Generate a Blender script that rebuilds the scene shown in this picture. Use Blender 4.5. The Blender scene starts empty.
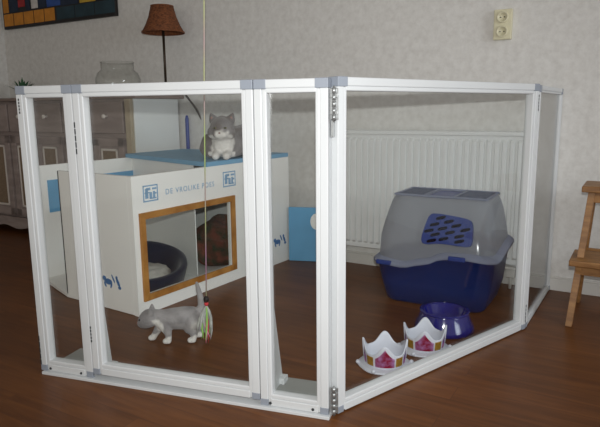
import bpy, bmesh, math, random
from mathutils import Vector, Matrix, noise
random.seed(4)
PI = math.pi
scene = bpy.context.scene
C = scene.collection

# ------------------------------------------------------------------ camera
F_PX, PITCH, ROLL, EYE = 577.2, math.radians(10.208), math.radians(0.5927), 0.91585
cd = bpy.data.cameras.new('camera'); cam = bpy.data.objects.new('camera', cd); C.objects.link(cam)
cd.sensor_fit = 'HORIZONTAL'; cd.sensor_width = 36.0; cd.lens = 36.0 * F_PX / 600.0
cd.clip_start = 0.02; cd.clip_end = 60
fw = Vector((0, math.cos(PITCH), -math.sin(PITCH))); up0 = Vector((0, math.sin(PITCH), math.cos(PITCH))); rt0 = Vector((1, 0, 0))
R = rt0 * math.cos(ROLL) - up0 * math.sin(ROLL); U = rt0 * math.sin(ROLL) + up0 * math.cos(ROLL)
m = Matrix((R, U, -fw)).transposed().to_4x4(); m.translation = (0, 0, EYE)
cam.matrix_world = m
scene.camera = cam

# ------------------------------------------------------------------ light
wd = bpy.data.worlds.new('world'); scene.world = wd; wd.use_nodes = True
wd.node_tree.nodes['Background'].inputs[0].default_value = (1.0, 0.94, 0.85, 1)
wd.node_tree.nodes['Background'].inputs[1].default_value = 0.56

def light(name, kind, loc, power, color, size=0.1, sizey=None, aim=None):
    l = bpy.data.lights.new(name, kind); l.energy = power; l.color = color
    o = bpy.data.objects.new(name, l); C.objects.link(o); o.location = loc
    if kind == 'AREA':
        l.size = size
        if sizey: l.shape = 'RECTANGLE'; l.size_y = sizey
    else:
        l.shadow_soft_size = size
    if aim is not None:
        o.rotation_euler = (Vector(aim) - Vector(loc)).to_track_quat('-Z', 'Y').to_euler()
    return o
# the camera's own flash, just above the lens
flash = light('camera_flash', 'SPOT', (0.0, 0.0, EYE + 0.10), 140, (0.97, 0.985, 0.98), 0.012, aim=(-0.08, 2.6, 0.66))
flash.data.spot_size = math.radians(86); flash.data.spot_blend = 1.0
# daylight from the window of the room, on the right of the photographer
light('window_daylight', 'AREA', (3.1, -0.3, 1.6), 42, (0.84, 0.92, 1.0), 1.4, 1.3, (0.5, 2.0, 0.7))

scene.view_settings.view_transform = 'Standard'; scene.view_settings.look = 'None'
scene.view_settings.gamma = 1.0; scene.view_settings.use_curve_mapping = False
scene.view_settings.exposure = 0.0

# ------------------------------------------------------------------ materials
def srgb(r, g, b):
    f = lambda c: (c / 255 / 12.92) if c / 255 <= 0.04045 else ((c / 255 + 0.055) / 1.055) ** 2.4
    return (f(r), f(g), f(b), 1)

def mat(name, col, rough=0.5, metal=0.0, var=0.0, vscale=20, bump=0.0, bscale=60, coat=0.0, trans=0.0, ior=1.45, col2=None, stretch=(1, 1, 1), detail=4, sss=0.0, sheen=0.0, spec=0.5):
    ma = bpy.data.materials.new(name); ma.use_nodes = True
    nt = ma.node_tree; b = nt.nodes['Principled BSDF']
    b.inputs['Base Color'].default_value = col; b.inputs['Roughness'].default_value = rough
    b.inputs['Metallic'].default_value = metal; b.inputs['Coat Weight'].default_value = coat
    b.inputs['Transmission Weight'].default_value = trans; b.inputs['IOR'].default_value = ior
    b.inputs['Sheen Weight'].default_value = sheen
    b.inputs['Specular IOR Level'].default_value = spec
    if var > 0 or bump > 0 or col2:
        tc = nt.nodes.new('ShaderNodeTexCoord'); mp = nt.nodes.new('ShaderNodeMapping')
        mp.inputs['Scale'].default_value = stretch
        nt.links.new(tc.outputs['Object'], mp.inputs[0])
    if var > 0 or col2:
        n = nt.nodes.new('ShaderNodeTexNoise'); n.inputs['Scale'].default_value = vscale; n.inputs['Detail'].default_value = detail
        nt.links.new(mp.outputs[0], n.inputs[0])
        r = nt.nodes.new('ShaderNodeValToRGB')
        c2 = col2 or tuple([max(0, c * (1 - var)) for c in col[:3]] + [1])
        r.color_ramp.elements[0].position = 0.35; r.color_ramp.elements[0].color = c2
        r.color_ramp.elements[1].position = 0.65; r.color_ramp.elements[1].color = col
        nt.links.new(n.outputs[0], r.inputs[0]); nt.links.new(r.outputs[0], b.inputs['Base Color'])
    if bump > 0:
        n2 = nt.nodes.new('ShaderNodeTexNoise'); n2.inputs['Scale'].default_value = bscale; n2.inputs['Detail'].default_value = 5
        nt.links.new(mp.outputs[0], n2.inputs[0])
        bp = nt.nodes.new('ShaderNodeBump'); bp.inputs['Strength'].default_value = bump; bp.inputs['Distance'].default_value = 0.004
        nt.links.new(n2.outputs[0], bp.inputs['Height']); nt.links.new(bp.outputs[0], b.inputs['Normal'])
    return ma

def clear_sheet(name, tint, ior=1.45, haze=0.0, haze_col=(0.8, 0.82, 0.85, 1), rough=0.02):
    ma = bpy.data.materials.new(name); ma.use_nodes = True; nt = ma.node_tree
    nt.nodes.clear(); out = nt.nodes.new('ShaderNodeOutputMaterial')
    tr = nt.nodes.new('ShaderNodeBsdfTransparent'); tr.inputs[0].default_value = tint
    gl = nt.nodes.new('ShaderNodeBsdfGlossy'); gl.inputs['Roughness'].default_value = rough
    # Fresnel reflectance of a thin sheet (the same on its front and back faces)
    ge = nt.nodes.new('ShaderNodeNewGeometry'); dt = nt.nodes.new('ShaderNodeVectorMath'); dt.operation = 'DOT_PRODUCT'
    nt.links.new(ge.outputs['Incoming'], dt.inputs[0]); nt.links.new(ge.outputs['Normal'], dt.inputs[1])
    def mth(op, a, b=None):
        n = nt.nodes.new('ShaderNodeMath'); n.operation = op
        for i, q in enumerate((a, b)):
            if q is None: continue
            if isinstance(q, (int, float)): n.inputs[i].default_value = q
            else: nt.links.new(q, n.inputs[i])
        return n.outputs[0]
    f0 = ((ior - 1) / (ior + 1)) ** 2
    sch = mth('POWER', mth('SUBTRACT', 1.0, mth('MINIMUM', mth('ABSOLUTE', dt.outputs['Value']), 1.0)), 5.0)
    fr = mth('ADD', mth('MULTIPLY', sch, 1 - f0), f0)
    mx = nt.nodes.new('ShaderNodeMixShader')
    nt.links.new(fr, mx.inputs[0]); nt.links.new(tr.outputs[0], mx.inputs[1]); nt.links.new(gl.outputs[0], mx.inputs[2])
    last = mx
    if haze > 0:
        df = nt.nodes.new('ShaderNodeBsdfDiffuse'); df.inputs[0].default_value = haze_col
        tl = nt.nodes.new('ShaderNodeBsdfTranslucent'); tl.inputs[0].default_value = haze_col
        m0 = nt.nodes.new('ShaderNodeMixShader'); m0.inputs[0].default_value = 0.5
        nt.links.new(df.outputs[0], m0.inputs[1]); nt.links.new(tl.outputs[0], m0.inputs[2])
        m2 = nt.nodes.new('ShaderNodeMixShader'); m2.inputs[0].default_value = haze
        nt.links.new(mx.outputs[0], m2.inputs[1]); nt.links.new(m0.outputs[0], m2.inputs[2]); last = m2
    nt.links.new(last.outputs[0], out.inputs[0])
    return ma

def floor_material():
    ma = bpy.data.materials.new('laminate_floor'); ma.use_nodes = True; nt = ma.node_tree
    b = nt.nodes['Principled BSDF']; L = nt.links.new
    tc = nt.nodes.new('ShaderNodeTexCoord'); mp = nt.nodes.new('ShaderNodeMapping')
    mp.inputs['Rotation'].default_value = (0, 0, math.radians(30.6))
    L(tc.outputs['Object'], mp.inputs[0])
    br = nt.nodes.new('ShaderNodeTexBrick'); br.offset = 0.37; br.inputs['Scale'].default_value = 1.0
    br.inputs['Brick Width'].default_value = 1.25; br.inputs['Row Height'].default_value = 0.095
    br.inputs['Mortar Size'].default_value = 0.0012; br.inputs['Mortar Smooth'].default_value = 0.4
    br.inputs['Color1'].default_value = (0.15, 0.15, 0.15, 1); br.inputs['Color2'].default_value = (0.85, 0.85, 0.85, 1); br.inputs['Mortar'].default_value = (0, 0, 0, 1)
    L(mp.outputs[0], br.inputs[0])
    m2 = nt.nodes.new('ShaderNodeMapping'); m2.inputs['Scale'].default_value = (1.6, 16, 1)
    L(mp.outputs[0], m2.inputs[0])
    add = nt.nodes.new('ShaderNodeVectorMath'); add.operation = 'ADD'
    sc = nt.nodes.new('ShaderNodeVectorMath'); sc.operation = 'SCALE'; sc.inputs['Scale'].default_value = 9
    L(br.outputs['Color'], sc.inputs[0]); L(m2.outputs[0], add.inputs[0]); L(sc.outputs[0], add.inputs[1])
    n = nt.nodes.new('ShaderNodeTexNoise'); n.inputs['Scale'].default_value = 2.2; n.inputs['Detail'].default_value = 7; n.inputs['Distortion'].default_value = 0.7
    L(add.outputs[0], n.inputs[0])
    r = nt.nodes.new('ShaderNodeValToRGB'); r.color_ramp.elements[0].position = 0.3; r.color_ramp.elements[1].position = 0.72
    r.color_ramp.elements[0].color = FLOOR_A; r.color_ramp.elements[1].color = FLOOR_B
    L(n.outputs[0], r.inputs[0])
    mixp = nt.nodes.new('ShaderNodeMix'); mixp.data_type = 'RGBA'; mixp.blend_type = 'MULTIPLY'; mixp.inputs[0].default_value = 0.28
    L(r.outputs[0], mixp.inputs[6]); L(br.outputs['Color'], mixp.inputs[7])
    mo = nt.nodes.new('ShaderNodeMix'); mo.data_type = 'RGBA'
    L(br.outputs['Fac'], mo.inputs[0]); L(mixp.outputs[2], mo.inputs[6]); mo.inputs[7].default_value = FLOOR_GAP
    L(mo.outputs[2], b.inputs['Base Color'])
    b.inputs['Roughness'].default_value = 0.38; b.inputs['Specular IOR Level'].default_value = 0.22
    bp = nt.nodes.new('ShaderNodeBump'); bp.inputs['Strength'].default_value = 0.12; bp.inputs['Distance'].default_value = 0.002
    L(n.outputs[0], bp.inputs['Height']); L(bp.outputs[0], b.inputs['Normal'])
    return ma
FLOOR_A = srgb(96, 56, 28); FLOOR_B = srgb(122, 75, 38); FLOOR_GAP = srgb(84, 50, 28)

def wall_material():
    ma = bpy.data.materials.new('plaster_wall'); ma.use_nodes = True; nt = ma.node_tree
    b = nt.nodes['Principled BSDF']; L = nt.links.new
    tc = nt.nodes.new('ShaderNodeTexCoord')
    n = nt.nodes.new('ShaderNodeTexNoise'); n.inputs['Scale'].default_value = 26; n.inputs['Detail'].default_value = 6; n.inputs['Roughness'].default_value = 0.65
    L(tc.outputs['Object'], n.inputs[0])
    r = nt.nodes.new('ShaderNodeValToRGB'); r.color_ramp.elements[0].position = 0.3; r.color_ramp.elements[1].position = 0.62
    r.color_ramp.elements[0].color = srgb(204, 201, 196); r.color_ramp.elements[1].color = srgb(220, 218, 214)
    L(n.outputs[0], r.inputs[0]); L(r.outputs[0], b.inputs['Base Color'])
    b.inputs['Roughness'].default_value = 0.9
    bp = nt.nodes.new('ShaderNodeBump'); bp.inputs['Strength'].default_value = 0.5; bp.inputs['Distance'].default_value = 0.003
    L(n.outputs[0], bp.inputs['Height']); L(bp.outputs[0], b.inputs['Normal'])
    return ma

M = {
 'floor': floor_material(), 'wall': wall_material(),
 'ceil': mat('ceiling_paint', srgb(225, 223, 218), 0.9, bump=0.1),
 'trimw': mat('skirting_paint', srgb(205, 202, 196), 0.5, var=0.04, vscale=6, bump=0.05),
 'frame': mat('white_aluminium', srgb(205, 207, 208), 0.38, var=0.03, vscale=4, bump=0.02, bscale=8),
 'foot': mat('grey_foot_plate', srgb(150, 151, 147), 0.5, bump=0.02),
 'joint': mat('grey_plastic_joint', srgb(140, 146, 156), 0.5, bump=0.05),
 'steel': mat('zinc_hinge', srgb(170, 172, 172), 0.35, metal=0.7, var=0.2, vscale=40, bump=0.05),
 'dark': mat('dark_slot', srgb(42, 44, 46), 0.6, bump=0.02),
 'pane': clear_sheet('acrylic_pane', (0.972, 0.98, 0.976, 1)),
 'glass': clear_sheet('clear_glass', (0.975, 0.98, 0.975, 1), 1.5),
 'hwhite': mat('white_melamine', srgb(246, 245, 241), 0.55, var=0.03, vscale=5, bump=0.03),
 'hblue': mat('light_blue_board', srgb(104, 168, 210), 0.5, var=0.1, vscale=8, bump=0.02),
 'pblue': mat('sky_blue_board', srgb(120, 172, 206), 0.55, var=0.06, vscale=6, bump=0.02),
 'print': mat('blue_print', srgb(136, 172, 204), 0.6, bump=0.01),
 'print2': mat('deep_blue_print', srgb(76, 118, 170), 0.6, bump=0.01),
 'pine': mat('pine_frame', srgb(186, 132, 66), 0.5, col2=srgb(158, 104, 44), vscale=14, stretch=(1, 1, 1), bump=0.05),
 'navy': mat('navy_bed_fabric', srgb(24, 30, 54), 0.9, var=0.2, vscale=30, bump=0.4, bscale=120, sheen=0.3),
 'fleece': mat('white_fleece', srgb(214, 208, 200), 1.0, var=0.2, vscale=40, bump=1.0, bscale=90),
 'rust': mat('rust_green_textile', srgb(120, 66, 52), 0.95, col2=srgb(52, 60, 44), vscale=22, bump=0.5, bscale=70),
 'lblue': mat('litter_blue', srgb(20, 42, 98), 0.35, var=0.08, vscale=6, bump=0.04, bscale=14),
 'dblue': mat('door_blue', srgb(34, 56, 124), 0.4, bump=0.03, var=0.05),
 'hatch': mat('deep_blue_hatch', srgb(34, 52, 128), 0.35, bump=0.02),
 'ventdark': mat('vent_opening', srgb(8, 12, 28), 1.0, bump=0.02, spec=0.0),
 'tblue': clear_sheet('translucent_blue_lid', (0.35, 0.42, 0.62, 1), 1.4, 0.7, srgb(112, 124, 158), 0.2),
 'smoke': clear_sheet('frosted_lid', (0.86, 0.88, 0.92, 1), 1.45, 0.55, srgb(206, 209, 216), 0.15),
 'rimgrey': clear_sheet('frosted_rim', (0.8, 0.82, 0.88, 1), 1.45, 0.82, srgb(178, 184, 204), 0.2),
 'bowlblue': mat('cobalt_bowl', srgb(24, 28, 112), 0.12, coat=0.6, var=0.05, bump=0.02),
 'crown': mat('crown_white', srgb(212, 214, 224), 0.4, var=0.03, bump=0.03),
 'pink': mat('crown_print_pink', srgb(176, 16, 66), 0.4, col2=srgb(210, 150, 208), vscale=42, bump=0.02, detail=2),
 'gold': mat('crown_print_gold', srgb(206, 160, 62), 0.45, var=0.25, vscale=90, bump=0.02),
 'violet': mat('crown_print_violet', srgb(120, 70, 170), 0.45, col2=srgb(208, 120, 190), vscale=80, bump=0.02),
 'radiator': mat('radiator_enamel', srgb(226, 227, 226), 0.4, var=0.02, bump=0.02),
 'socket': mat('cream_plastic', srgb(214, 208, 178), 0.35, bump=0.02, var=0.02),
 'stool': mat('birch_stool', srgb(156, 112, 64), 0.5, col2=srgb(124, 84, 44), vscale=9, stretch=(1, 6, 6), bump=0.06, detail=5),
 'side': mat('washed_sideboard', srgb(156, 142, 136), 0.6, col2=srgb(136, 122, 117), vscale=5, stretch=(1, 1, 4), bump=0.08, detail=6),
 'sidetop': mat('sideboard_top', srgb(128, 112, 104), 0.5, var=0.15, vscale=8, bump=0.05),
 'inset': mat('tan_inset', srgb(134, 114, 92), 0.7, var=0.2, vscale=70, bump=0.2, bscale=200),
 'oakstrip': mat('pale_oak_edge', srgb(178, 164, 140), 0.6, var=0.12, vscale=10, stretch=(5, 5, 1), bump=0.04),
 'knob': mat('ceramic_knob', srgb(210, 202, 194), 0.3, bump=0.02),
 'cabw': mat('cabinet_white', srgb(236, 238, 236), 0.6, var=0.05, vscale=5, bump=0.06),
 'shade': mat('woven_shade', srgb(132, 78, 44), 0.8, col2=srgb(84, 46, 24), vscale=70, stretch=(1, 1, 2), bump=0.6, bscale=120),
 'brass': mat('dark_bronze', srgb(62, 50, 40), 0.5, metal=0.6, bump=0.05),
 'leaf': mat('plant_leaf', srgb(64, 104, 72), 0.5, var=0.3, vscale=20, bump=0.1),
 'pot': mat('green_glaze', srgb(96, 128, 116), 0.3, var=0.1, bump=0.05),
 'soil': mat('soil', srgb(52, 40, 32), 0.95, var=0.4, vscale=60, bump=0.8),
 'black': mat('black_frame', srgb(26, 22, 22), 0.5, bump=0.05),
 'c_or': mat('paint_orange', srgb(202, 132, 44), 0.7, var=0.2, vscale=18, bump=0.2),
 'c_navy': mat('paint_navy', srgb(30, 44, 66), 0.7, var=0.3, vscale=18, bump=0.2),
 'c_teal': mat('paint_teal', srgb(38, 62, 72), 0.7, var=0.3, vscale=12, bump=0.2),
 'c_red': mat('paint_red', srgb(170, 46, 50), 0.7, var=0.3, vscale=18, bump=0.2),
 'c_white': mat('paint_white', srgb(206, 200, 196), 0.7, var=0.2, vscale=18, bump=0.2),
 'c_yel': mat('paint_yellow', srgb(200, 164, 60), 0.7, var=0.3, vscale=18, bump=0.2),
 'c_blue': mat('paint_blue', srgb(48, 84, 156), 0.7, var=0.3, vscale=18, bump=0.2),
 'cord': mat('lime_cord', srgb(184, 206, 124), 0.8, col2=srgb(196, 150, 176), vscale=3, stretch=(.01, .01, 1.5), bump=0.1, detail=0),
 't_grey': mat('toy_feather_grey', srgb(186, 186, 180), 0.9, var=0.3, vscale=60, bump=0.4),
 't_red': mat('toy_red', srgb(196, 60, 66), 0.8, bump=0.3), 't_green': mat('toy_green', srgb(150, 200, 96), 0.8, bump=0.3),
 't_pink': mat('toy_pink', srgb(226, 150, 170), 0.8, bump=0.3), 't_dark': mat('toy_dark', srgb(30, 24, 24), 0.6, bump=0.2),
 'cable': mat('black_cable', srgb(58, 50, 48), 0.5, bump=0.05),
 'eye': mat('eye_amber', srgb(118, 112, 52), 0.1, coat=1.0, bump=0.01), 'pupil': mat('pupil', srgb(8, 8, 8), 0.1, coat=1.0, bump=0.01),
 'nose': mat('nose_pink', srgb(132, 92, 88), 0.4, bump=0.05),
 'inner': mat('inner_ear_skin', srgb(150, 122, 116), 0.8, bump=0.1),
 'deepblue': mat('deep_blue_tube', srgb(44, 66, 140), 0.4, bump=0.03),
}

# ------------------------------------------------------------------ mesh helpers
def V(*a): return Vector(a)
def add_box(bm, p0, p1, bev=0.0, mx=None, seg=2):
    x0, y0, z0 = p0; x1, y1, z1 = p1
    t = bmesh.new(); bmesh.ops.create_cube(t, size=1)
    for v in t.verts:
        v.co = Vector(((x0 + x1) / 2 + v.co.x * (x1 - x0), (y0 + y1) / 2 + v.co.y * (y1 - y0), (z0 + z1) / 2 + v.co.z * (z1 - z0)))
    if bev > 0: bmesh.ops.bevel(t, geom=t.edges[:], offset=bev, segments=seg, affect='EDGES', profile=0.5)
    if mx is not None: bmesh.ops.transform(t, matrix=mx, verts=t.verts[:])
    merge(bm, t)
def merge(bm, t):
    mp = {}
    for v in t.verts: mp[v] = bm.verts.new(v.co)
    for f in t.faces:
        try: nf = bm.faces.new([mp[v] for v in f.verts]); nf.material_index = f.material_index; nf.smooth = f.smooth
        except ValueError: pass
    t.free()
def add_tube(bm, pts, r, n=10, cap=True, flat=1.0):
    pts = [Vector(p) for p in pts]; rs = r if isinstance(r, (list, tuple)) else [r] * len(pts)
    rings = []; prev = None
    for i, p in enumerate(pts):
        t = (pts[min(i + 1, len(pts) - 1)] - pts[max(i - 1, 0)]).normalized()
        a = Vector((0, 0, 1)) if abs(t.z) < 0.9 else Vector((1, 0, 0))
        if prev is not None: a = prev
        x = (a - t * a.dot(t)).normalized(); y = t.cross(x); prev = x
        rings.append([bm.verts.new(p + (x * math.cos(2 * PI * k / n) + y * math.sin(2 * PI * k / n) * flat) * rs[i]) for k in range(n)])
    for a, b in zip(rings, rings[1:]):
        for k in range(n):
            f = bm.faces.new((a[k], a[(k + 1) % n], b[(k + 1) % n], b[k])); f.smooth = True
    if cap: bm.faces.new(rings[0][::-1]); bm.faces.new(rings[-1])
def add_lathe(bm, prof, n=40, c=(0, 0, 0), sx=1, sy=1, closed=False):
    cx, cy, cz = c; rings = []
    for r, z in prof:
        if r < 1e-6: rings.append([bm.verts.new((cx, cy, cz + z))])
        else: rings.append([bm.verts.new((cx + r * sx * math.cos(2 * PI * k / n), cy + r * sy * math.sin(2 * PI * k / n), cz + z)) for k in range(n)])
    pr = list(zip(rings, rings[1:])) + ([(rings[-1], rings[0])] if closed else [])
    for a, b in pr:
        for k in range(n):
            j = (k + 1) % n
            if len(a) == 1 and len(b) == 1: continue
            if len(a) == 1: f = bm.faces.new((a[0], b[j], b[k]))
            elif len(b) == 1: f = bm.faces.new((a[k], a[j], b[0]))
            else: f = bm.faces.new((a[k], a[j], b[j], b[k]))
            f.smooth = True
def add_prism(bm, poly, z0, z1, mx=None, bev=0):
    t = bmesh.new()
    a = [t.verts.new((x, y, z0)) for x, y in poly]; b = [t.verts.new((x, y, z1)) for x, y in poly]
    t.faces.new(a[::-1]); t.faces.new(b)
    for i in range(len(a)): t.faces.new((a[i], a[(i + 1) % len(a)], b[(i + 1) % len(a)], b[i]))
    if bev: bmesh.ops.bevel(t, geom=t.edges[:], offset=bev, segments=2, affect='EDGES')
    if mx is not None: bmesh.ops.transform(t, matrix=mx, verts=t.verts[:])
    merge(bm, t)
def add_sphere(bm, c, r, s=(1, 1, 1), sub=2, rot=None):
    t = bmesh.new(); bmesh.ops.create_icosphere(t, subdivisions=sub, radius=r)
    for v in t.verts:
        q = Vector((v.co.x * s[0], v.co.y * s[1], v.co.z * s[2]))
        if rot is not None: q = rot @ q
        v.co = q + Vector(c)
    for f in t.faces: f.smooth = True
    merge(bm, t)
def obj(name, bm, m, parent=None, label=None):
    bmesh.ops.recalc_face_normals(bm, faces=bm.faces[:])
    me = bpy.data.meshes.new(name); bm.to_mesh(me); bm.free()
    for k in (m if isinstance(m, (list, tuple)) else [m]): me.materials.append(M[k])
    o = bpy.data.objects.new(name, me); C.objects.link(o)
    if parent is not None: o.parent = parent
    if label: o['label'] = label
    return o
def box(name, p0, p1, m, parent=None, bev=0.0, label=None):
    bm = bmesh.new(); add_box(bm, p0, p1, bev); return obj(name, bm, m, parent, label)
def thing(name, label, cat, loc=(0, 0, 0), rz=0, group=None):
    o = bpy.data.objects.new(name, None); C.objects.link(o); o.location = loc; o.rotation_euler = (0, 0, rz)
    o.empty_display_size = 0.05
    o['label'] = label; o['category'] = cat
    if group: o['group'] = group
    return o
def tag(o, label, cat, group=None):
    o['label'] = label; o['category'] = cat
    if group: o['group'] = group
    return o
def struct(o): o['kind'] = 'structure'; return o

# frame of the back wall: origin at world (0, 3.585, 0), x along the wall to the right, y into the wall
WA = math.atan2(-0.592, 1.0)
WX = Vector((math.cos(WA), math.sin(WA), 0)); WY = Vector((-math.sin(WA), math.cos(WA), 0)); W0 = Vector((0, 3.585, 0))
def wl(s, d, z=0): return W0 + WX * s + WY * d + Vector((0, 0, z))
def ws(x): return x / math.cos(WA)
LCORN = ws(-2.475)     # where the left wall starts

# ------------------------------------------------------------------ structure
bm = bmesh.new(); add_box(bm, (-4.2, -2.5, -0.05), (4.5, 5.8, 0)); floor = struct(obj('floor', bm, 'floor'))
o = struct(box('wall_back', (LCORN - .12, 0, 0), (4.4, 0.1, 2.6), 'wall')); o.location = W0; o.rotation_euler = (0, 0, WA)
o = struct(box('wall_left', (LCORN - .12, -5.2, 0), (LCORN, 0, 2.6), 'wall')); o.location = W0; o.rotation_euler = (0, 0, WA)
o = struct(box('ceiling', (LCORN - .12, -5.2, 2.6), (4.4, 0.1, 2.7), 'ceil')); o.location = W0; o.rotation_euler = (0, 0, WA)
def skirting(name, s0, s1):
    bm = bmesh.new()
    add_box(bm, (s0, -0.014, 0), (s1, 0, 0.062), 0.002); add_box(bm, (s0, -0.009, 0.062), (s1, 0, 0.072), 0.002)
    o = struct(obj(name, bm, 'trimw')); o.location = W0; o.rotation_euler = (0, 0, WA)
skirting('baseboard_back', LCORN, 4.4)

# ------------------------------------------------------------------ radiator
rad = thing('radiator', 'long white fluted panel radiator on the back wall behind the litter box', 'radiator', wl(0, 0, 0), WA)
RL, RR = ws(0.235), ws(1.150)
bm = bmesh.new()
n_fl = 28; pitch = (RR - RL - .02) / n_fl; prof = []
for i in range(n_fl):
    s = RL + .01 + i * pitch
    prof += [(s, -0.085), (s + pitch * .28, -0.085), (s + pitch * .42, -0.098), (s + pitch * .86, -0.098)]
prof.append((RR - .01, -0.085)); prof = [(RL, -.085)] + prof + [(RR, -.085)]
zs = [0.15, 0.165, 0.745, 0.76]
rows = []
for j, z in enumerate(zs):
    rows.append([bm.verts.new((x, (-0.085 if j in (0, 3) else y), z)) for x, y in prof])
for a, b in zip(rows, rows[1:]):
    for i in range(len(a) - 1): bm.faces.new((a[i], a[i + 1], b[i + 1], b[i]))
add_box(bm, (RL, -.086, .125), (RR, -.078, .152), .002); add_box(bm, (RL, -.086, .757), (RR, -.078, .79), .002)
add_box(bm, (RL, -.0845, .14), (RR, -.07, .78))
obj('front_panel', bm, 'radiator', rad)
bm = bmesh.new(); add_box(bm, (RL - .002, -.1, .776), (RR + .002, -.02, .797), .004)
for i in range(37): add_box(bm, (RL + .02 + i * .028, -.09, .7965), (RL + .034 + i * .028, -.03, .7985))
obj('top_grille', bm, 'radiator', rad)
for s in (RL, RR - .004): box('side_cover', (s - .001, -.098, .12), (s + .005, -.02, .785), 'radiator', rad, .002)
for s in (RL + .12, RR - .12): box('wall_bracket', (s, -.08, .14), (s + .03, 0, .74), 'radiator', rad, .002)
bm = bmesh.new(); add_tube(bm, [(RL + .05, -.05, .13), (RL + .05, -.05, .001)], .008)
obj('pipe', bm, 'radiator', rad)
o = thing('connection_box', 'small off-white box low on the wall right of the litter box', 'box', wl(ws(1.118), 0, 0), WA)
box('box_body', (-.022, -.10, .060), (.022, -.0735, .104), 'trimw', o, .004)
box('box_cover', (-.026, -.106, .104), (.026, -.0735, .117), 'trimw', o, .003)
bm = bmesh.new(); add_tube(bm, [(0, -.088, .08), (0, -.088, .001)], .0075); obj('conduit', bm, 'trimw', o)

# ------------------------------------------------------------------ wall socket
sk = thing('wall_socket', 'cream double wall socket high on the back wall above the pen', 'socket', wl(ws(1.02), 0, 1.318), WA)
box('back_plate', (-.043, -.03, -.072), (.043, -.0005, .072), 'socket', sk, .004)
for z in (.034, -.034):
    bm = bmesh.new(); add_lathe(bm, [(.0, .0015), (.019, .0015), (.0205, .012), (.026, .012), (.028, .009), (.028, 0)], 32)
    bmesh.ops.transform(bm, matrix=Matrix.Translation((0, -.0295, z)) @ Matrix.Rotation(PI / 2, 4, 'X'), verts=bm.verts[:])
    ou = obj('outlet', bm, 'socket', sk)
    bm = bmesh.new()
    for dx in (-.009, .009):
        t = Matrix.Translation((dx, -.0325, z)) @ Matrix.Rotation(PI / 2, 4, 'X')
        q = bmesh.new(); add_lathe(q, [(0, 0), (.003, 0), (.003, .001), (0, .001)], 12); bmesh.ops.transform(q, matrix=t, verts=q.verts[:]); merge(bm, q)
    obj('pin_hole', bm, 'dark', ou, 'dark pin holes')


# ------------------------------------------------------------------ picture
pic = thing('picture', 'bright patchwork painting in a black frame hanging on the wall at top left', 'picture', wl(0, 0, 1.585), WA)
pl, pr_ = ws(-2.425), ws(-1.29)
bm = bmesh.new(); add_box(bm, (pl, -.03, 0.008), (pr_, -.002, .46), .003); obj('canvas', bm, 'black', pic)
def patch(x0, x1, z0, z1, m, y=-.032):
    bm = bmesh.new(); add_box(bm, (pl + x0, y, z0), (pl + x1, -.0295, z1), .002); return bm
W_ = pr_ - pl
cells = {'c_or': [], 'c_navy': [], 'c_teal': [], 'c_red': [], 'c_white': [], 'c_yel': [], 'c_blue': []}
for i in range(5): cells['c_or'].append((.015 + i * .13, .135 + i * .13, .03, .125))
cells['c_or'].append((.015, .085, .135, .44))
for i in range(3): cells['c_teal'].append((.68 + i * .215, .885 + i * .215, .03, .12))
cells['c_navy'] += [(.10, .21, .135, .44), (.31, .36, .135, .44), (.47, .56, .135, .44), (.74, .93, .128, .30), (1.13, W_ - .015, .128, .44)]
cells['c_red'] += [(.215, .30, .165, .44), (.94, 1.02, .2, .44)]; cells['c_white'] += [(.38, .46, .14, .44)]
cells['c_blue'] += [(.57, .73, .135, .44)]; cells['c_yel'] += [(.95, 1.12, .128, .19), (.74, .93, .31, .44)]
for k, L_ in cells.items():
    for x0, x1, z0, z1 in L_: box('painted_patch', (pl + x0, -.033, z0), (pl + x1, -.0295, z1), k, pic, .0015)

# ------------------------------------------------------------------ sideboard
SB = -0.52 * math.cos(WA)    # front of the sideboard in wall frame
SB = -0.447
SL, SR = LCORN + .03, ws(-1.075) - .10
# on the offset line, x position s where world x is given:
def s_of(px_world, d): return (px_world + d * math.sin(WA)) / math.cos(WA)
SR = s_of(-1.085, SB) + .03
sb = thing('sideboard', 'long greyish washed-wood sideboard with drawers and panelled doors along the back wall', 'sideboard', wl(0, 0, 0), WA)
bm = bmesh.new(); add_box(bm, (SL, SB + .02, .07), (SR - .01, -.02, .995), .003); obj('carcass', bm, 'side', sb)
bm = bmesh.new(); add_box(bm, (SL, SB - .015, .995), (SR + .065, -.015, 1.02), .006); obj('top', bm, 'sidetop', sb)
bm = bmesh.new(); add_box(bm, (SR - .052, SB - .003, .07), (SR - .003, SB + .025, .994), .003); obj('corner_post', bm, 'oakstrip', sb, 'pale oak corner post')
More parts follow.
